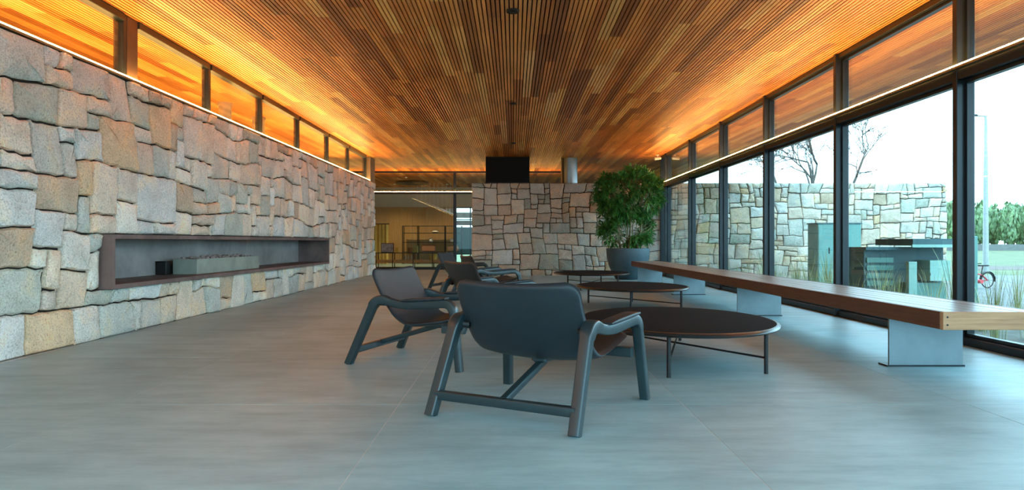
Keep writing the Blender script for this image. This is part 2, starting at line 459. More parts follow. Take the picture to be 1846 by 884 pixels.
# ------------------------------------------------------------------ glazing
def bay_right(n, y0, y1, first):
    w = struct('window_%d' % n)
    x0, x1 = XR, XR + .15
    if first: pass
    MB().box(x0 - .03, x1, y0 - .035, y0 + .035, 0, CEIL - .004, bev=.006).build('mullion', 'alu', w)
    a, b = y0 + .035, y1 - .035
    BX('sill_rail', 'alu', w, x0, x1, a, b, 0, .075, .006)
    BX('head_rail', 'alu', w, x0, x1, a, b, CEIL - .075, CEIL - .004, .006)
    BX('transom', 'alu', w, x0 - .02, x1, a, b, 2.575, 2.675, .006)
    for nm, z0, z1 in (('lower_sash', .075, 2.575), ('upper_sash', 2.675, CEIL - .075)):
        s = .035; xa, xb = x0 + .05, x0 + .11; m = MB()
        m.box(xa, xb, a, a + s, z0, z1).box(xa, xb, b - s, b, z0, z1).box(xa, xb, a + s, b - s, z0, z0 + s).box(xa, xb, a + s, b - s, z1 - s, z1)
        f = m.build(nm, 'alu', w)
        BX('glass_pane', 'glass', f, x0 + .076, x0 + .084, a + s, b - s, z0 + s, z1 - s)
RM = [Y0, 1.60, 4.18, 6.76, 9.29, 11.93, 14.50, 17.06, 19.75]
wn_ = 0
for k in range(len(RM) - 1):
    wn_ += 1; bay_right(wn_, RM[k], RM[k + 1], k == 0)
wn_ += 1
w = struct('window_%d' % wn_)
MB().box(XR - .03, XR + .15, 19.715, 19.785, 0, CEIL - .004, bev=.006).build('mullion', 'alu', w)
BX('mullion', 'alu', w, XR - .03, XR + .15, YB - .10, YB - .045, 0, CEIL - .004, .006)
BX('sill_rail', 'alu', w, XR, XR + .15, 19.785, YB - .10, 0, .075); BX('transom', 'alu', w, XR, XR + .15, 19.785, YB - .10, 2.575, 2.675)
BX('head_rail', 'alu', w, XR, XR + .15, 19.785, YB - .10, CEIL - .075, CEIL - .004)
BX('glass_pane', 'glass', w, XR + .076, XR + .084, 19.785, YB - .10, .075, 2.575); BX('glass_pane', 'glass', w, XR + .076, XR + .084, 19.785, YB - .10, 2.675, CEIL - .075)

# clerestory above the left wall
LM = [Y0, 1.46, 3.52, 5.58, 7.65, 9.78, 11.80, 13.85, 16.05, 18.05, 20.15]
for k, y in enumerate(LM[:-1]):
    wn_ += 1; w = struct('window_%d' % wn_)
    big = abs(y - 7.65) < .01
    MB().box(-4.40, -4.30, y - .035, y + .035, LTOP, CEIL - .004, bev=.005).build('mullion', 'alu', w)
    if big: MB().box(-4.46, -4.30, y + .045, y + .26, LTOP, CEIL - .004, bev=.005).build('post', 'alu_brown', w)
    a, b = y + (.26 if big else .035), LM[k + 1] - .035
    BX('sill_rail', 'alu', w, -4.37, -4.30, a, b, LTOP, LTOP + .03); BX('head_rail', 'alu', w, -4.39, -4.28, a, b, CEIL - .085, CEIL - .004, .005)
    BX('glass_pane', 'glass', w, -4.339, -4.331, a, b, LTOP + .03, CEIL - .085)
wn_ += 1; w = struct('window_%d' % wn_)
MB().box(-4.40, -4.30, 20.115, 20.185, LTOP, CEIL - .004).build('mullion', 'alu', w)
MB().box(-4.48, -4.235, 20.45, LEND, LTOP, CEIL - .004, bev=.006).build('post', 'alu_grey', w)
BX('glass_pane', 'glass', w, -4.339, -4.331, 20.185, 20.45, LTOP, CEIL - .004)

# glass partition to the next room
wn_ += 1; w = struct('window_%d' % wn_)
PX = [-8.45, -5.6, -2.10, .40, 2.05]
for k, x in enumerate(PX):
    MB().box(x - .05, x + .05, YP - .06, YP + .06, 0, CEIL - .004, bev=.006).build('mullion', 'alu', w)
    if k < len(PX) - 1:
        a, b = x + .05, PX[k + 1] - .05
        BX('head_rail', 'alu', w, a, b, YP - .05, YP + .05, CEIL - .06, CEIL - .004); BX('sill_rail', 'alu', w, a, b, YP - .05, YP + .05, 0, .06)
        BX('transom', 'alu', w, a, b, YP - .05, YP + .05, 2.70, 2.76)
        BX('glass_pane', 'glass_in', w, a, b, YP - .004, YP + .004, .06, 2.70); BX('glass_pane', 'glass_in', w, a, b, YP - .004, YP + .004, 2.76, CEIL - .06)
# invented glazed front behind the camera, set close in for more daylight
wn_ += 1; w = struct('window_%d' % wn_)
FX = [XL, -2.1, 0, 2.1, XR]
for k, x in enumerate(FX):
    MB().box(x - .04, x + .04, Y0 - .08, Y0 + .06, 0, CEIL - .004, bev=.006).build('mullion', 'alu', w)
    if k < 4:
        a, b = x + .04, FX[k + 1] - .04
        BX('head_rail', 'alu', w, a, b, Y0 - .06, Y0 + .05, CEIL - .07, CEIL - .004); BX('sill_rail', 'alu', w, a, b, Y0 - .06, Y0 + .05, 0, .07); BX('transom', 'alu', w, a, b, Y0 - .06, Y0 + .05, 2.6, 2.68)
        BX('glass_pane', 'glass', w, a, b, Y0 - .004, Y0 + .004, .07, 2.6); BX('glass_pane', 'glass', w, a, b, Y0 - .004, Y0 + .004, 2.68, CEIL - .07)

# ------------------------------------------------------------------ LED strips
def strip(label, x0, x1, y0, y1, z, dx=0):
    t = thing('light_strip', label, 'light strip', ((x0 + x1) / 2, (y0 + y1) / 2, z))
    ax, ay = (x1 - x0) / 2, (y1 - y0) / 2
    MB().box(-ax, ax, -ay, ay, 0, .022).build('channel', 'brass', t)
    MB().box(-ax + .002, ax - .002, -ay + .002, ay - .002, .022, .036).build('diffuser', 'strip', t)
strip('warm glowing strip light along the top of the left stone wall', -4.296, -4.234, Y0 + .1, LEND - .7, LTOP + .001)
strip('warm strip light on the outer ledge of the left stone wall behind the clerestory glass', -5.07, -5.0, Y0 + .1, LEND - .7, LTOP + .001)
strip('warm glowing strip light along the transom of the tall window wall', XR - .094, XR - .032, Y0 + .1, YB - .15, 2.665)
strip('warm glowing strip light across the glass partition to the next room', -8.3, 2.0, YP - .124, YP - .062, 2.75)

# ------------------------------------------------------------------ fire niche, burner, rocks
t = thing('fire_niche', 'long rusted steel fire niche frame set into the stone wall', 'fireplace', (XL, (NY0 + NY1) / 2, NZ0))
hy = (NY1 - NY0) / 2; hz = NZ1 - NZ0; fx = .11; th = .05; bk = -.60
BX('bottom_plate', 'corten', t, bk, fx, -hy + .004, hy - .004, .004, th); BX('top_plate', 'corten', t, bk, fx, -hy + .004, hy - .004, hz - th, hz - .004)
BX('side_plate', 'corten', t, bk, fx, -hy + .004, -hy + th, th, hz - th); BX('side_plate', 'corten', t, bk, fx, hy - th, hy - .004, th, hz - th)
BX('back_plate', 'cortenback', t, bk + .01, bk + .03, -hy + th, hy - th, th, hz - th)
fl = NZ0 + th
BYa, BYb, BXa, BXb = 9.42, 11.72, -4.645, -4.315
t = thing('burner_box', 'greenish grey stone burner box standing in the steel niche', 'burner', ((BXa + BXb) / 2, (BYa + BYb) / 2, fl))
hx, hy2 = (BXb - BXa) / 2, (BYb - BYa) / 2
m = MB(); m.box(-hx, hx, -hy2, hy2, 0, .175, bev=.004).build('body', 'slate', t)
for a in ((-hx, -hx + .02, -hy2, hy2), (hx - .02, hx, -hy2, hy2), (-hx + .02, hx - .02, -hy2, -hy2 + .02), (-hx + .02, hx - .02, hy2 - .02, hy2)): BX('rim', 'slate', t, *a, .175, .205)
BX('tray', 'black', t, -hx + .02, hx - .02, -hy2 + .02, hy2 - .02, .175, .185)
t = thing('gas_valve_box', 'small black metal box behind the stone burner box', 'box', (-4.70, 9.68, fl))
MB().box(-.10, .04, -.42, -.29, 0, .17, bev=.005).build('body', 'black', t); BX('lid', 'black', t, -.105, .045, -.425, -.285, .17, .182)
def rock_mesh(sd):
    rr = random.Random(sd); L = []; n = 7
    for r, z in ((.35, 0), (.95, .25), (1, .6), (.6, .95)):
        L.append([(r * math.cos(2 * PI * k / n) * rr.uniform(.75, 1.15), r * math.sin(2 * PI * k / n) * rr.uniform(.75, 1.15), z * 1.2 * rr.uniform(.9, 1.1)) for k in range(n)])
    return MB().rings(L)
protos = [rock_mesh(s) for s in range(4)]; rock_me = []
for k in range(46):
    y = BYa + .12 + (BYb - BYa - .24) * (k + R.random()) / 46; x = (BXa + BXb) / 2 + (-.09, .0, .09)[k % 3] + R.uniform(-.015, .015); s = R.uniform(.028, .040)
    if len(rock_me) < 4: o = protos[k].build('lava_rock', 'lava'); rock_me.append(o.data)
    else: o = bpy.data.objects.new('lava_rock', R.choice(rock_me)); C.objects.link(o)
    o.location = (x, y, fl + .186 + R.choice([0, 0, .02])); o.scale = (s, s, s); o.rotation_euler = (0, 0, R.uniform(0, 6))
    tag(o, 'small reddish lava rock heaped on the stone burner box', 'rock', 'lava rocks on the burner')

# ------------------------------------------------------------------ flues and chimney
t = thing('chimney_box', 'black boxed chimney rising from the stone wall to the ceiling', 'chimney', (-.18, 20.87, BTOP + .001))
MB().box(-.65, .65, -.40, .40, .02, CEIL - BTOP - .002, bev=.006).build('casing', 'matte_black', t); BX('base_flange', 'black', t, -.67, .67, -.42, .42, 0, .02)
def flue(x, y, r, z0, z1, label, mat='steel', cap=False):
    t = thing('flue_pipe', label, 'flue', (x, y, z0))
    MB().lathe([(r, .02), (r, z1 - z0 - (.05 if cap else 0))], 32).build('pipe', mat, t, True, 30)
    MB().lathe([(r + .02, 0), (r + .02, .02)], 32).build('base_ring', mat, t, True, 30)
    if cap: MB().lathe([(r + .02, z1 - z0 - .05), (r + .02, z1 - z0)], 32).build('cap', mat, t, True, 30)
flue(1.68, 20.93, .25, BTOP, CEIL, 'round stainless steel flue beside the black chimney box')
flue(-4.78, 11.45, .10, LTOP, 3.30, 'pale flue pipe behind the clerestory glass with open wall beside it', 'flue_grey', True)
flue(-4.78, 12.95, .11, LTOP, 3.33, 'second pale flue pipe behind the clerestory glass farther along the wall', 'flue_grey', True)

# ceiling spotlights
for k, (y, r) in enumerate(((7.52, .068), (12.55, .06), (17.6, .06))):
    t = thing('ceiling_spotlight', ['black recessed spotlight in the timber ceiling, the one farthest from the chimney', 'black recessed spotlight in the timber ceiling, middle of the row', 'black recessed spotlight in the timber ceiling closest to the chimney'][k], 'spotlight', (-.01, y, CEIL), 0, 'spotlights along the ceiling centre')
    MB().lathe([(r * .55, -.012), (r, -.022), (r * 1.1, -.012), (r * 1.1, -.0005)], 20).build('ring', 'black', t, True, 30)
    MB().lathe([(r * .5, -.03), (r * .5, -.004)], 16).build('lamp_head', 'black', t, True, 30)
t = thing('security_camera', 'small white security camera under the timber ceiling', 'camera', (4.16, 20.0, CEIL))
MB().lathe([(.06, -.03), (.06, -.0005)], 16).build('mount', 'white', t, True, 30); MB().tube([(0, 0, -.03), (0, -.03, -.08)], .015).build('arm', 'white', t)
MB().tube([(.09, -.02, -.10), (-.10, -.08, -.13)], .038, 12).build('body', 'white', t, True, 40)

# ------------------------------------------------------------------ chairs
def fillet(pts, rads, seg=6):
    out = []
    for i, p in enumerate(pts):
        p = Vector(p)
        if i in (0, len(pts) - 1) or not rads[i]: out.append(p); continue
        a = (Vector(pts[i - 1]) - p); b = (Vector(pts[i + 1]) - p); r = rads[i]
        A = p + a.normalized() * min(r, a.length * .49); B = p + b.normalized() * min(r, b.length * .49)
        for k in range(seg + 1):
            s = k / seg; out.append(A * (1 - s) ** 2 + p * 2 * s * (1 - s) + B * s * s)
    return out
RS = []
for qx, qy in ((1, 1), (-1, 1), (-1, -1), (1, -1)):
    c = .30; base = {(1, 1): 0, (-1, 1): 90, (-1, -1): 180, (1, -1): 270}[(qx, qy)]
    for a in (0, 30, 60, 90): RS.append(((qx * (1 - c) + c * math.cos(math.radians(base + a))) * .5, (qy * (1 - c) + c * math.sin(math.radians(base + a))) * .5))
def make_shell():
    prof = fillet([(-.355, .765), (-.085, .305), (.50, .385)], [0, .125, 0], 10)
    prof = [Vector((a[0], a[1])) for a in [(p.x, p.y) for p in [Vector((q[0], q[1], 0)) for q in [(v[0], v[1]) for v in prof]]]]
    # resample with a gentle S in back and seat
    d = [0]
    for a, b in zip(prof, prof[1:]): d.append(d[-1] + (b - a).length)
    Lt = d[-1]; ns, nv = 44, 22
    def at(s):
        for k in range(len(prof) - 1):
            if s <= d[k + 1] + 1e-9:
                t = (s - d[k]) / (d[k + 1] - d[k]); return prof[k].lerp(prof[k + 1], t)
        return prof[-1]
    def ctr(s):
        p = at(min(max(s, 0), Lt)).copy(); q = at(min(s + .01, Lt)) - at(max(s - .01, 0)); q.normalize()
        nrm = Vector((-q.y, q.x))    # towards the sitter
        bow = .022 * math.sin(PI * min(1, s / (Lt * .45))) if s < Lt * .45 else -.0 + .018 * math.sin(PI * (s - Lt * .45) / (Lt * .55))
        return p - nrm * bow * (1 if s < Lt * .45 else 1), nrm
    grid = {1: [], -1: []}
    W0, rc = .402, .082
    for i in range(ns + 1):
        x = i / ns; s = Lt * (.5 - .5 * math.cos(PI * x)) * .55 + Lt * x * .45
        e = min(s, Lt - s)
        rr = rc
        wdt = W0 - (rr - math.sqrt(max(0, rr * rr - (rr - min(e, rr)) ** 2)))
        p, nrm = ctr(s)
        for sd in (1, -1):
            row = []
            for j in range(nv + 1):
                v = math.sin(PI / 2 * (2 * j / nv - 1)) * .6 + (2 * j / nv - 1) * .4
                ev = max(0, 1 - abs(v) ** 9); es = min(1, e / .02)
                th = .021 * math.sqrt(ev) * math.sqrt(max(0, 1 - (1 - es) ** 2))
                cup = .030 * v * v
                q = p + nrm * (cup + sd * th)
                row.append((v * wdt, q.x, q.y))
            grid[sd].append(row)
    m = MB(); n = nv + 1
    vs1 = [p for r in grid[1] for p in r]; vs2 = [p for r in grid[-1] for p in r]; off = len(vs1); f = []
    for i in range(ns):
        for j in range(nv):
            a = i * n + j
            f.append((a, a + 1, a + n + 1, a + n)); f.append((off + a, off + a + n, off + a + n + 1, off + a + 1))
    for i in range(ns):
        for j in (0, nv):
            a = i * n + j; q = (a, a + n, off + a + n, off + a); f.append(q if j == 0 else q[::-1])
    for j in range(nv):
        for i in (0, ns):
            a = i * n + j; q = (a, off + a, off + a + 1, a + 1); f.append(q if i == 0 else q[::-1])
    m.add(vs1 + vs2, f); return m
def make_chair():
    t = thing('lounge_chair', '', 'armchair')
    sh = make_shell().build('seat_shell', 'leather', t, True)
    for s in (-1, 1):
        path = fillet([(s * .45, -.50, 0), (s * .425, -.255, .548), (s * .43, -.03, .487), (s * .465, .43, .523), (s * .497, .50, 0)], [0, .085, .11, .085, 0], 8)
        # split the bent frame: rear leg, arm, front leg
        n = len(path); i1, i2 = 14, n - 12
        def sec(i):
            p = path[i]
            k = min(1, p.z / .45); return .046 + .030 * k if i <= 9 else (.062 if i < i2 else .048 + .018 * k)
        rad = [sec(i) for i in range(n)]
        rad = [sum(rad[max(0, i - 1):i + 2]) / len(rad[max(0, i - 1):i + 2]) for i in range(n)]
        for nm, a, b in (('leg', 0, i1 + 1), ('arm', i1, i2 + 1), ('leg', i2, n)):
            MB().tube(path[a:b], rad[a:b], sec=RS, up=(1, 0, 0)).build(nm, 'frame', t, True, 50)
        pad = [Vector((s * (.43 + .035 * q), -.02 + .40 * q, .530 + .029 * q)) for q in [k / 8 for k in range(9)]]
        w = [.4, .85, 1, 1, 1, 1, 1, .85, .45]
        L = [[(p.x + a * .088, p.y, p.z + b * .026 * ww) for a, b in RS] for p, ww in zip(pad, w)]
        MB().rings(L).build('arm_pad', 'leather', t, True, 60)
        MB().tube([(s * .36, -.22, .50), (s * .44, -.25, .51)], .024, 10).build('back_bracket', 'black', t, True, 40)
    MB().tube([(-.44, -.455, .115), (.44, -.455, .115)], .052, sec=RS, up=(0, 0, 1)).build('stretcher', 'frame', t, True, 50)
    MB().tube([(0, -.44, .125), (0, .10, .285)], .042, sec=RS, up=(1, 0, 0)).build('brace', 'frame', t, True, 50)
    MB().box(-.05, .05, -.02, .30, .268, .318, bev=.012).build('seat_bracket', 'frame', t)
    MB().tube([(-.46, .36, .315), (.46, .36, .315)], .060, sec=RS, up=(0, 0, 1)).build('seat_rail', 'frame', t, True, 50)
    return t
def fwd(x, y): return math.atan2(-x, y)
ch = make_chair()
spots = [((.1575, 4.19), (.481, .876), 'black leather lounge chair with its back turned, beside the oval table at the bench end'),
         ((-.735, 5.925), (.95, -.311), 'black leather lounge chair showing its pale-lit front, angled toward the bench'),
         ((-.36, 8.12), (.86, .51), 'black leather lounge chair with brownish back, beside the middle oval table'),
         ((-.48, 11.5), (.95, .31), 'black leather lounge chair half hidden behind the brownish-backed chair'),
         ((-1.12, 14.27), (.95, -.29), 'black leather lounge chair farthest along, closest to the glass partition')]
for k, (p, d, lab) in enumerate(spots):
    o = ch if k == 0 else copy_tree(ch)
    o.location = (p[0], p[1], 0); o.rotation_euler = (0, 0, fwd(*d)); tag(o, lab, 'armchair', 'lounge chairs beside the oval tables')

# ------------------------------------------------------------------ coffee tables
def make_table():
    t = thing('coffee_table', '', 'table'); a, b, H = .83, 1.08, .335
    MB().lathe([(.90, .296), (.965, .298), (.99, .306), (1, .316), (.993, .327), (.975, .333), (.965, .3345)], 72, sx=a, sy=b).build('rim', 'rim', t, True, 60)
    MB().lathe([(.964, .320), (.964, .3335), (.95, .3355), (.5, .3355)], 72, sx=a, sy=b).build('table_top', 'tabletop', t, True, 30)
    L = [(-.27, -.95), (.50, -.80), (.27, .95), (-.50, .80)]
    for x, y in L:
        MB().tube([(x, y, 0), (x, y, .298)], .016, 10).build('leg', 'black', t, True, 40)
    for p, q in ((L[0], L[2]), (L[1], L[3])): MB().tube([(p[0], p[1], .12), (q[0], q[1], .12)], .008, 6).build('stretcher', 'black', t, True, 40)
    return t
tb = make_table()
for k, (x, y, lab) in enumerate(((1.41, 6.03, 'low dark oval coffee table beside the pale end board of the bench'), (1.80, 10.55, 'low dark oval coffee table, the middle one of three'), (1.70, 15.1, 'low dark oval coffee table closest to the potted tree'))):
    o = tb if k == 0 else copy_tree(tb)
    o.location = (x, y, 0); o.rotation_euler = (0, 0, [0, .10, -.06][k]); tag(o, lab, 'table', 'oval coffee tables in a row')

# ------------------------------------------------------------------ bench
bx0, bx1, by0, by1, bt, bb = 2.97, 3.70, 4.78, 17.45, .512, .388
t = thing('long_bench', 'very long wooden bench on zinc plates along the window wall', 'bench', ((bx0 + bx1) / 2, (by0 + by1) / 2, 0))
ox, oy = (bx0 + bx1) / 2, (by0 + by1) / 2
def bb_(name, mat, x0, x1, y0, y1, z0, z1, bev=0): return MB().box(x0 - ox, x1 - ox, y0 - oy, y1 - oy, z0, z1, bev=bev).build(name, mat, t)
npl = 5; pw = (bx1 - bx0 - .036 * 2) / npl
for k in range(npl):
    cuts = [by0 + .04] + sorted(by0 + .04 + (by1 - by0 - .08) * f for f in [[.33, .66], [.2, .55, .8], [.4, .75], [.27, .6], [.45, .7]][k]) + [by1 - .04]
    for a, b in zip(cuts, cuts[1:]): bb_('plank', 'bench', bx0 + .036 + k * pw + .0025, bx0 + .036 + (k + 1) * pw - .0025, a + .002, b - .002, bt - .03, bt - R.uniform(0, .002), .003)
bb_('side_board', 'bench_side', bx0, bx0 + .035, by0 + .04, by1 - .04, bb, bt, .003); bb_('side_board', 'bench_side', bx1 - .035, bx1, by0 + .04, by1 - .04, bb, bt, .003)
eb = bb_('end_board', 'bench_end', bx0, bx1, by0, by0 + .038, bb, bt, .003); bb_('end_board', 'bench_side', bx0, bx1, by1 - .038, by1, bb, bt, .003)
bb_('under_frame', 'bench_side', bx0 + .035, bx1 - .035, by0 + .04, by1 - .04, bb + .015, bt - .032)
for x in (bx0 + .03, bx1 - .03):
    for z in (bb + .035, bt - .035):
        MB().tube([(x - ox, by0 - oy - .0015, z), (x - ox, by0 - oy + .003, z)], .007, 10).build('screw', 'black', eb)
for y in (5.54, 9.30, 13.0, 16.75):
    p = bb_('support_plate', 'plate', 3.01, 3.60, y, y + .02, .012, bb + .014)
    MB().box(2.985 - ox, 3.61 - ox, y - .012 - oy, y + .12 - oy, 0, .012).build('foot_plate', 'alu', p)

# ------------------------------------------------------------------ potted tree
PXY = (3.05, 18.45)
t = thing('potted_tree', 'bushy green tree in a large blue-grey bowl pot', 'plant', (*PXY, 0))
MB().lathe([(.30, 0), (.33, .01), (.42, .16), (.51, .36), (.56, .58), (.575, .78), (.57, .82), (.545, .825), (.53, .80), (.525, .74)], 40, caps=True).build('pot', 'pot', t, True, 50)
MB().lathe([(.0, .775), (.525, .765), (.525, .745)], 24, caps=False).build('soil', 'soil', t, True)
rp = random.Random(11)
stems = MB(); tips = []
for k in range(11):
    a = rp.uniform(0, 6.28); r0 = rp.uniform(.04, .30); x, y, z = r0 * math.cos(a), r0 * math.sin(a), .74
    pts = [(x, y, z)]; a2 = a + rp.uniform(-.4, .4); lean = rp.uniform(.05, .34); top = rp.uniform(1.7, 2.7)
    for q in range(1, 9):
        s = q / 8; pts.append((x + lean * s * math.cos(a2) + rp.uniform(-.02, .02), y + lean * s * math.sin(a2) + rp.uniform(-.02, .02), z + (top - z) * s))
    stems.tube(pts, [.020 - .013 * q / 8 for q in range(9)], 6); tips.append(pts)
fol = MB()
def leaf(m, p, d, L, w, tone):
    d = d.normalized(); sd = d.cross(Vector((0, 0, 1)))
    sd = sd.normalized() if sd.length > .05 else Vector((1, 0, 0))
    dr = Vector((0, 0, -1)); up = sd.cross(d)
    a = p; b = p + d * L * .38 + dr * L * .02; c = p + d * L * .72 + dr * L * .10; e = p + d * L + dr * L * .26
    f = up * w * .22
    v = [a, b + sd * w * .5 + f, b, b - sd * w * .5 + f, c + sd * w * .36 + f, c, c - sd * w * .36 + f, e]
    m.add(v, [(0, 1, 2), (0, 2, 3), (1, 4, 5, 2), (2, 5, 6, 3), (4, 7, 5), (5, 7, 6)], tone)
clus = []
while len(clus) < 540:
    low = rp.random() < .34
    c, rad = ((-.02, 0, 1.30), (.76, .68, .42)) if low else ((0, 0, 2.27), (.93, .85, .72))
    v = Vector((rp.gauss(0, 1), rp.gauss(0, 1), rp.gauss(0, 1))).normalized(); s = rp.uniform(.45, 1) ** .5
    p = Vector((c[0] + v.x * rad[0] * s, c[1] + v.y * rad[1] * s, c[2] + v.z * rad[2] * s))
    n = noise.noise(p * 1.9 + Vector((3, 1, 7)))
    if n < -.13: continue
    if p.y > .75 and rp.random() < .3: continue
    clus.append((p, v))
for p, v in clus:
    base = min((q for pts in tips for q in pts), key=lambda q: (Vector(q) - p).length + max(0, q[2] - p.z + .15) * 3)
    b = Vector(base); mid_ = (b + p) / 2 + Vector((0, 0, -.04)); stems.tube([b, mid_, p], [.007, .005, .003], 4)
    tn = rp.uniform(.7, 1.25)
    for q in range(15):
        d = Vector((rp.gauss(0, .8), rp.gauss(0, .8), rp.gauss(.15, .6))) + v * .7 + Vector((0, 0, .2))
        k = tn * rp.uniform(.8, 1.2)
        leaf(fol, p + Vector((rp.uniform(-.05, .05), rp.uniform(-.05, .05), rp.uniform(-.06, .06))), d, rp.uniform(.13, .22), rp.uniform(.034, .052), (k, k, k * rp.uniform(.7, 1.1)))
stems.build('stems', 'stem', t, True); tag(fol.build('foliage', 'leaf', t), kind='stuff')

# ------------------------------------------------------------------ next room, behind the glass partition
t = MB().box(-8.5, -2.70, YW, YW + .2, 0, CEIL + .02).build('wall_next_room', 'plaster'); tag(t, 'oak panelled wall with pale band above', kind='structure')
xs = [-8.4 + .62 * k for k in range(10)]
for a, b in zip(xs, xs[1:] + [-2.70]): BX('oak_panel', 'panel', t, a + .004, b - .004, YW - .03, YW, 0, 2.60)
BX('upper_band', 'plaster', t, -2.70, -1.29, YW, YW + .2, 2.60, CEIL + .02)
wn_ += 1; w = struct('window_%d' % wn_)
for x in (-2.67, -2.0, -1.33): BX('mullion', 'alu', w, x - .03, x + .03, YW - .02, YW + .08, 0, 2.60)
for x in (-2.64, -1.97):
    for z0, z1, mt in ((.45, 1.62, 'cabinet_dark'), (1.76, 1.98, 'alu_grey'), (2.10, 2.36, 'plate')): BX('infill_panel', mt, w, x, x + .64, YW + .02, YW + .05, z0, z1)
    for z in (.40, 1.62, 2.0, 2.55): BX('glazing_bar', 'alu', w, x, x + .64, YW, YW + .06, z, z + .05)
    BX('glass_pane', 'glass_in', w, x, x + .64, YW + .055, YW + .062, 0, 2.55)
tag(MB().box(-1.29, 6.7, YW, YW + .2, -.3, CEIL + .02).build('wall_next_room_right', 'plaster'), kind='structure')
tag(MB().box(6.5, 6.7, 27.5, YW, -.3, CEIL + .02).build('wall_side', 'plaster'), kind='structure')
t = thing('black_ceiling_disc', 'flat black round pendant disc under the ceiling of the next room', 'pendant', (-4.25, 28.9, CEIL))
MB().lathe([(.66, -.10), (.70, -.08), (.70, -.05), (.62, -.04)], 40).build('disc', 'black', t, True, 40); MB().tube([(0, 0, -.04), (0, 0, 0)], .03).build('rod', 'black', t)
# open metal shelf at the oak wall
def metal_shelf(x0, x1, y, d, zs, posts, label, name='metal_shelf'):
    t = thing(name, label, 'shelf', ((x0 + x1) / 2, y, 0)); c = (x0 + x1) / 2
    for x in posts:
        for yy in (-d / 2, d / 2): BX('post', 'black', t, x - c - .018, x - c + .018, yy - .018, yy + .018, 0, zs[-1])
    for z in zs: BX('shelf_board', 'black', t, x0 - c, x1 - c, -d / 2, d / 2, z - .025, z)
    return t
metal_shelf(-5.0, -2.35, 31.3, .4, [.55, .98, 1.40, 1.72], [-5.0, -4.32, -3.1, -2.35], 'tall open black metal shelf standing against the oak wall')
def lump(name, label, cat, x, y, z, w, d, h, mat, sub=None):
    t = thing(name, label, cat, (x, y, z))
    MB().box(-w / 2, w / 2, -d / 2, d / 2, 0, h * .85, bev=min(w, d, h) * .12).build('body', mat, t); MB().box(-w * .46, w * .46, -d * .46, d * .46, h * .85, h, bev=.004).build('lid', sub or mat, t); return t
def vase(name, label, cat, x, y, z, r, h, mat):
    t = thing(name, label, cat, (x, y, z))
    MB().lathe([(r * .6, 0), (r, h * .3), (r * .9, h * .6), (r * .4, h * .85)], 16).build('body', mat, t, True, 50); MB().lathe([(r * .4, h * .85), (r * .5, h)], 16).build('neck', mat, t, True, 50)
lump('storage_box', 'terracotta box on the lowest board of the tall metal shelf', 'box', -3.85, 31.3, .55, .62, .3, .34, 'brick')
lump('storage_box', 'wide brown box on the tall metal shelf beside the post', 'box', -2.75, 31.3, .55, .55, .3, .30, 'darkwood')
vase('vase', 'white ceramic vase on the second board of the tall shelf', 'vase', -3.75, 31.3, .98, .10, .20, 'cream'); vase('bowl', 'white ceramic bowl on the third board of the tall shelf', 'bowl', -3.55, 31.3, 1.40, .16, .14, 'cream'); vase('jar', 'small cream jar on the second shelf board near the far post', 'jar', -2.8, 31.3, .98, .08, .18, 'cream')
# low console just behind the glass
t = thing('console_table', 'low black metal console with timber shelf behind the glass', 'console', (-3.75, 26.2, 0))
for x in (-1.42, -.80, -.03, .70, 1.42):
    for y in (-.22, .22): BX('leg', 'black', t, x - .015, x + .015, y - .015, y + .015, 0, .56)
BX('top_frame', 'black', t, -1.44, 1.44, -.24, .24, .56, .585); BX('shelf_board', 'panel', t, -1.40, 1.40, -.21, .21, .20, .31); BX('base_rail', 'black', t, -1.44, 1.44, -.24, -.20, 0, .05)
t = thing('picture_frame', 'framed grey print leaning on the low console', 'picture', (-4.78, 26.2, .585))
BX('frame', 'black', t, -.24, .24, -.015, .02, 0, .36); BX('print', 'picture', t, -.22, .22, -.02, -.015, .02, .34)
lump('table_lamp', 'small yellow box lamp beside the framed print', 'lamp', -4.42, 26.2, .585, .14, .14, .20, 'yellow')
lump('book_box', 'olive green box standing on the low console', 'box', -3.72, 26.2, .585, .20, .15, .26, 'olive'); lump('small_box', 'dark brown box beside the olive box', 'box', -3.93, 26.2, .585, .17, .15, .20, 'darkwood')
for k in range(3): vase('bottle', 'cream bottle standing on the lower shelf of the console', 'bottle', -4.1 + .12 * k, 26.15, .31, .035, .19, 'cream')
for o in C.objects:
    if o.get('category') == 'bottle': o['group'] = 'bottles on the console shelf'
t = thing('basket', 'round yellow woven basket on the console shelf', 'basket', (-3.05, 26.2, .31))
MB().lathe([(.13, 0), (.16, .10), (.15, .22), (.13, .22), (.12, .03)], 20).build('body', 'yellow', t, True, 40); MB().lathe([(.155, .20), (.165, .225), (.15, .235)], 20, caps=False).build('rim', 'yellow', t, True, 40)
t = thing('yellow_curtain', 'narrow yellow curtain hanging beside the oak wall', 'curtain', (-5.95, 30.0, 0))
MB().rings([[(x, .05 * math.sin(x * 40), z) for x in [-.5 + .025 * k for k in range(41)]] + [(x, .05 * math.sin(x * 40) + .02, z) for x in [.5 - .025 * k for k in range(41)]] for z in (.03, 1.75)]).build('cloth', 'yellow', t, True, 40)
BX('rail', 'black', t, -.55, .55, -.02, .04, 1.75, 1.79)
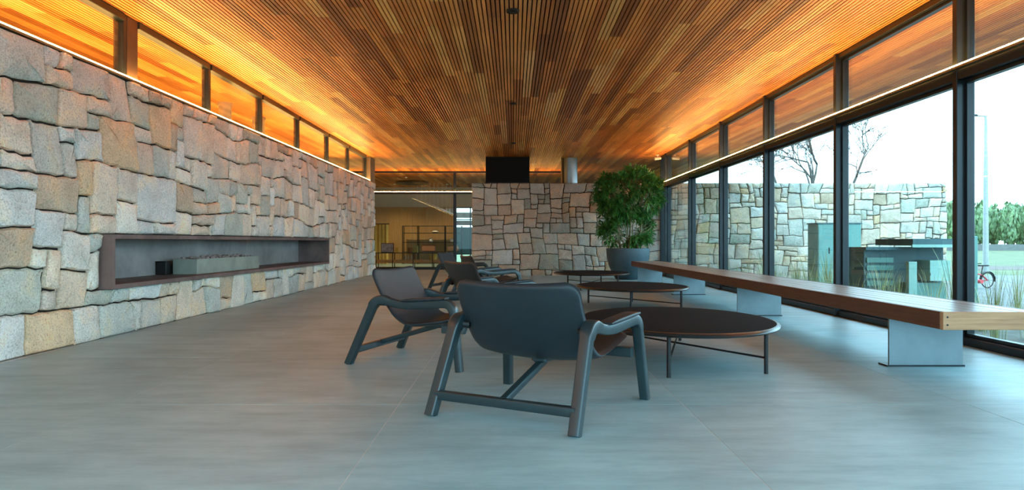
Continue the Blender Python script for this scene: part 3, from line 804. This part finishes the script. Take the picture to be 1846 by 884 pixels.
# hanging stair balustrade
t = thing('hanging_stair', 'pale sloping stair stringer hung on thin rods in the next room', 'stair', (-3.4, 29.5, 1.9))
MB().tube([(-.82, 0, .95), (.95, 0, .22)], .06, sec=RS, up=(0, 0, 1)).build('stringer', 'white', t)
for k in range(10):
    x = -.70 + .175 * k; MB().tube([(x, 0, .95 - (x + .82) * .412), (x, 0, CEIL - 1.9)], .008, 6).build('rod', 'white', t)
def fill_lamp(x, y, e):  # warm ceiling spots added to brighten the next room
    t = thing('added_fill_light', 'small warm fill light added under the next room ceiling', 'fill light', (x, y, CEIL), 0, 'added fill lights of the next room')
    MB().lathe([(.05, -.03), (.06, -.02), (.06, -.0005)], 16).build('ring', 'white', t)
    ld = bpy.data.lights.new('fill_bulb', 'SPOT'); ld.energy = e; ld.color = (1, .72, .38); ld.spot_size = 2.2; ld.spot_blend = .8; ld.shadow_soft_size = .05
    lo = bpy.data.objects.new('fill_bulb', ld); C.objects.link(lo); lo.parent = t; lo.location = (0, 0, -.05)
fill_lamp(-5.2, 30.2, 55); fill_lamp(-2.9, 30.2, 40); fill_lamp(-4.2, 27.0, 35)

# ------------------------------------------------------------------ outdoors
G = -.15
gr = MB().box(-60, 200, -60, 22, -.5, G).build('ground', 'ground'); tag(gr, 'rough gravelly ground outside the window wall', kind='structure')
tag(MB().box(7.2, 200, 8, 23.5, -.4, G + .005).build('paving', 'paving'), 'pale paving outdoors', kind='structure')
tag(MB().box(-60, 200, 22, 320, -.5, G - .002).build('lawn', 'lawn'), 'mown lawn beyond the paving', kind='structure')
tag(MB().box(10, 200, 28, 33, -.4, G + .006).build('dirt_strip', 'dirt'), 'bare earth strip across the lawn', kind='structure')
tag(MB().box(20, 260, 88, 88.6, -.4, .66).build('wall_far', 'paving'), 'low white boundary wall beyond the lawn', kind='structure')
# utility cabinets
t = thing('utility_cabinet', 'tall plain green cabinet in front of the outdoor stone wall', 'cabinet', (8.25, 17.8, G))
MB().box(-.55, .55, -.3, .3, .06, 1.60, bev=.01).build('body', 'cabinet', t); BX('roof', 'cabinet_dark', t, -.57, .57, -.32, .32, 1.60, 1.63); BX('plinth', 'cabinet_dark', t, -.53, .53, -.28, .28, 0, .06)
for x in (-.53, .005): d = BX('door', 'cabinet', t, x, x + .525, -.315, -.3, .12, 1.54); BX('handle', 'black', d, x + .26 - .01, x + .26 + .01, -.335, -.315, .85, 1.0)
t = thing('transformer_station', 'teal transformer station with overhanging roof and pale control box', 'transformer', (7.08, 12.4, G))
BX('body', 'cabinet_dark', t, -.72, .72, .15, .85, .08, 1.05); BX('roof', 'cabinet_dark', t, -.12, .86, -.35, .9, 1.08, 1.20); BX('roof_lip', 'cabinet_light', t, -.14, .88, -.37, -.35, 1.05, 1.10)
BX('plinth', 'cabinet_dark', t, -.75, .85, .1, .9, 0, .08); BX('lower_roof', 'cabinet_dark', t, -.76, -.12, .0, .9, 1.0, 1.05)
BX('post', 'cabinet_light', t, -.16, -.02, -.30, -.20, 0, .80); BX('post', 'cabinet', t, .80, .85, -.30, -.2, 0, 1.05)
q = BX('control_box', 'cabinet_light', t, .24, .60, -.25, .15, .46, .82); BX('hinge', 'black', q, .24, .245, -.26, -.25, .55, .6)
BX('base_cabinet', 'cabinet', t, -.02, .62, -.1, .15, .05, .42)
for k in range(4): BX('louvre', 'cabinet', t, -.68, -.2, .12, .15, .35 + .14 * k, .44 + .14 * k)
t = thing('totem_panel', 'narrow teal totem panel beside the window mullion', 'totem', (7.30, 11.1, G))
MB().box(-.13, .13, -.04, .04, .03, 1.24, bev=.008).build('panel', 'cabinet', t); BX('base', 'cabinet_dark', t, -.15, .15, -.06, .06, 0, .03)
for k in range(8): BX('mark', 'cabinet_dark', t, -.01, .02, -.043, -.04, .22 + .065 * k, .255 + .065 * k)
# lamp post
t = thing('street_lamp', 'tall pale street lamp with a short arm', 'street lamp', (18.1, 26.5, G))
MB().tube([(0, 0, .03), (0, 0, 3.2), (0, 0, 5.98)], [.10, .085, .05], 12).build('pole', 'pole', t, True, 40); MB().tube([(0, 0, 5.96), (-.62, 0, 6.0)], .03, 8).build('arm', 'pole', t)
MB().box(-.85, -.35, -.10, .10, 5.96, 6.03, bev=.02).build('lamp_head', 'alu', t); MB().lathe([(.18, 0), (.18, .03)], 16).build('base_plate', 'pole', t)
# small bicycle
t = thing('childs_bicycle', 'small red bicycle parked on the pale paving', 'bicycle', (11.62, 17.0, G + .005), .25)
def wheel(x, r):
    L = []
    for k in range(28):
        a = 2 * PI * k / 28; c = Vector((x + r * math.cos(a), 0, r + .012 + r * math.sin(a))); e = Vector((math.cos(a), 0, math.sin(a)))
        L.append([c + e * .014 * math.cos(b) + Vector((0, 1, 0)) * .014 * math.sin(b) for b in [2 * PI * q / 6 for q in range(6)]])
    o = MB().rings(L, closed=True).build('wheel', 'rubber', t, True)
    for k in range(6):
        a = PI * k / 6; d = Vector((math.cos(a), 0, math.sin(a))) * r; c = Vector((x, 0, r + .012)); MB().tube([c - d, c + d], .003, 4).build('spoke', 'steel', o)
wheel(-.02 + .06, .185); wheel(-.50, .185)
MB().tube([(.04, 0, .197), (-.12, 0, .32), (-.36, 0, .38), (-.50, 0, .197)], .018, 8).build('frame', 'red', t, True); MB().tube([(.04, 0, .197), (-.2, 0, .17), (-.12, 0, .32)], .014, 8).build('chain_stay', 'red', t, True)
MB().tube([(-.2, 0, .17), (-.10, 0, .54)], .012, 8).build('seat_post', 'black', t); MB().box(-.24, .06, -.05, .05, .54, .575, bev=.015).build('saddle', 'rubber', t)
MB().tube([(-.36, 0, .38), (-.39, 0, .60)], .012).build('stem', 'steel', t); MB().tube([(-.40, -.22, .62), (-.39, 0, .60), (-.40, .22, .62)], .012).build('handlebar', 'black', t)
L = []
for k in range(14):
    a = math.radians(-10 + 190 * k / 13); c = Vector((.04 + .215 * math.cos(a), 0, .197 + .215 * math.sin(a))); L.append([c + Vector((0, y, 0)) for y in (-.03, .03)] + [c + Vector((math.cos(a) * .006, y, math.sin(a) * .006)) for y in (.03, -.03)])
MB().rings(L).build('fender', 'black', t); MB().tube([(-.2, -.07, .17), (-.2, .07, .17)], .05, 12).build('chainring', 'red', t)
# bare tree behind the stone wall
def bare_tree(x, y, seed, h, label):
    rr = random.Random(seed); t = thing('bare_tree', label, 'tree', (x, y, G)); tr, br = MB(), MB()
    def grow(p, d, L, r, dep, m):
        pts = [p]; 
        for k in range(5):
            d = (d + Vector((rr.gauss(0, .13), rr.gauss(0, .13), rr.gauss(.03, .08)))).normalized(); pts.append(pts[-1] + d * L / 5)
        m.tube(pts, [r * (1 - .10 * k) for k in range(6)], 6 if r > .02 else 4)
        if dep:
            for k in range(rr.choice([2, 3, 3])):
                q = rr.choice([2, 3, 4, 5]); e = (d + Vector((rr.gauss(0, .55), rr.gauss(0, .55), rr.gauss(.1, .35)))).normalized()
                grow(pts[q], e, L * rr.uniform(.6, .85), max(.011, r * rr.uniform(.5, .66)), dep - 1, br)
    for a, ln in ((.3, .10), (2.6, .30), (4.4, .45), (5.6, .5)):
        d = Vector((math.cos(a) * ln, math.sin(a) * ln, 1)).normalized(); grow(Vector((0, 0, 0)), d, h * .52, .085, 0, tr)
        grow(Vector((0, 0, 0)) + d * h * .5, d, h * .30, .06, 5, br)
    tr.build('trunk', 'bark', t, True); br.build('branches', 'bark', t, True)
bare_tree(10.3, 24.3, 3, 5.0, 'leafless tree behind the outdoor stone wall')
# far trees
def crown_mesh(seed, rx, rz):
    rr = random.Random(seed); m = MB()
    for k in range(420):
        v = Vector((rr.gauss(0, 1), rr.gauss(0, 1), rr.gauss(0, 1))).normalized(); s = rr.uniform(.72, 1.0)
        p = Vector((v.x * rx * s, v.y * rx * s, v.z * rz * s)); p *= 1 + .22 * noise.noise(p * .9 + Vector((seed, 0, 0))); L = rr.uniform(.35, .7)
        a = (v + Vector((rr.gauss(0, .5), rr.gauss(0, .5), rr.gauss(0, .5)))).normalized(); b = a.cross(Vector((0, 0, 1))).normalized(); c = a.cross(b)
        k2 = rr.uniform(.7, 1.3); m.add([p + b * L, p + c * L * .8, p - b * L, p - c * L * .8, p + a * L * .4], [(0, 1, 4), (1, 2, 4), (2, 3, 4), (3, 0, 4)], (k2, k2, k2))
    core = []
    for q in range(9):
        th = PI * q / 8; core.append([(rx * .82 * max(.05, math.sin(th)) * math.cos(2 * PI * j / 14), rx * .82 * max(.05, math.sin(th)) * math.sin(2 * PI * j / 14), -rz * .82 * math.cos(th)) for j in range(14)])
    m.rings(core, True, (.8, .8, .8)); return m
cr = [crown_mesh(s, 3.0, 2.2) for s in range(3)]; cme = []
zones = {0: 'front row of the wooded edge behind the white boundary wall', 1: 'middle row of the wooded edge behind the white boundary wall', 2: 'rearmost row of the wooded edge behind the white boundary wall'}
for k in range(36):
    row = k % 3; x = 48 + 3.7 * (k // 3) + (0, 1.9, .8)[row] + R.uniform(-.2, .2); y = (93, 98.5, 104)[row]; s = R.uniform(.41, .45)
    t = thing('far_tree', 'green leafy tree in the ' + zones[row], 'tree', (x, y, G), R.uniform(0, 6), 'trees beyond the boundary wall, row %d' % (row + 1))
    if len(cme) < 3: o = cr[k].build('crown', 'tree', t); cme.append(o.data)
    else: o = bpy.data.objects.new('crown', R.choice(cme)); C.objects.link(o); o.parent = t
    zz = R.uniform(1.1, 1.4); o.location = (0, 0, 2.3 * zz + .6); o.scale = (s, s, zz)
    MB().tube([(0, 0, 0), (.1, 0, 1.6)], [.25, .18], 7).build('trunk', 'bark', t)
# grass tufts along the glazing
def tuft_mesh(seed, n, h, spread):
    rr = random.Random(seed); m = MB()
    for k in range(n):
        a = rr.uniform(0, 6.28); r = rr.uniform(0, .12); p = Vector((r * math.cos(a), r * math.sin(a), 0)); H = h * rr.uniform(.5, 1.1); ln = rr.uniform(.1, spread)
        d = Vector((math.cos(a), math.sin(a), 0)); sd = Vector((-d.y, d.x, 0)) * rr.uniform(.002, .0045); k2 = rr.uniform(.7, 1.3); v = []
        for q, wq in ((0, 1), (.4, .9), (.75, .6)):
            c = p + d * ln * H * q * q + Vector((0, 0, H * q)); v += [c - sd * wq, c + sd * wq]
        v.append(p + d * ln * H + Vector((0, 0, H * .95)))
        m.add(v, [(0, 1, 3, 2), (2, 3, 5, 4), (4, 5, 6)], (k2, k2, k2 * .9))
    return m
tm = [tuft_mesh(s, 46, [.80, .60, .45, .95][s], [.35, .5, .6, .32][s]) for s in range(4)]; tme = []
sp = []
for n_, xa, xb, ya, yb in ((26, 5.0, 6.3, 8.2, 11.6), (26, 4.9, 6.6, 12.0, 18.5), (10, 6.4, 7.8, 9, 17), (14, 4.95, 6.4, 5.2, 8.5)):
    tries = 0
    while n_ and tries < 4000:
        tries += 1; x, y = R.uniform(xa, xb), R.uniform(ya, yb)
        if 5.7 < x < 8.4 and 11.3 < y < 13.9 or abs(x - 7.3) < .5 and abs(y - 11.1) < .45: continue
        if all((x - q[0]) ** 2 + (y - q[1]) ** 2 > .33 for q in sp): sp.append((x, y)); n_ -= 1
kinds_ = ['medium upright', 'rounded', 'low spreading', 'tall wispy']
for k, (x, y) in enumerate(sp):
    v = k if k < 4 else R.randrange(4)
    if k < 4: o = tm[k].build('grass_tuft', 'grass'); tme.append(o.data)
    else: o = bpy.data.objects.new('grass_tuft', tme[v]); C.objects.link(o)
    o.location = (x, y, G + (.005 if x > 7.2 and y > 8 else 0)); o.rotation_euler = (0, 0, R.uniform(0, 6)); s = R.uniform(.7, 1.2); o.scale = (s, s, s)
    where = 'outside the glazing near the end board of the bench' if y < 8.5 else 'beside the teal transformer station' if y < 14 else 'in front of the outdoor stone wall'
    tag(o, kinds_[v] + ' dry grass tuft ' + where, 'grass', kinds_[v] + ' grass tufts ' + where)
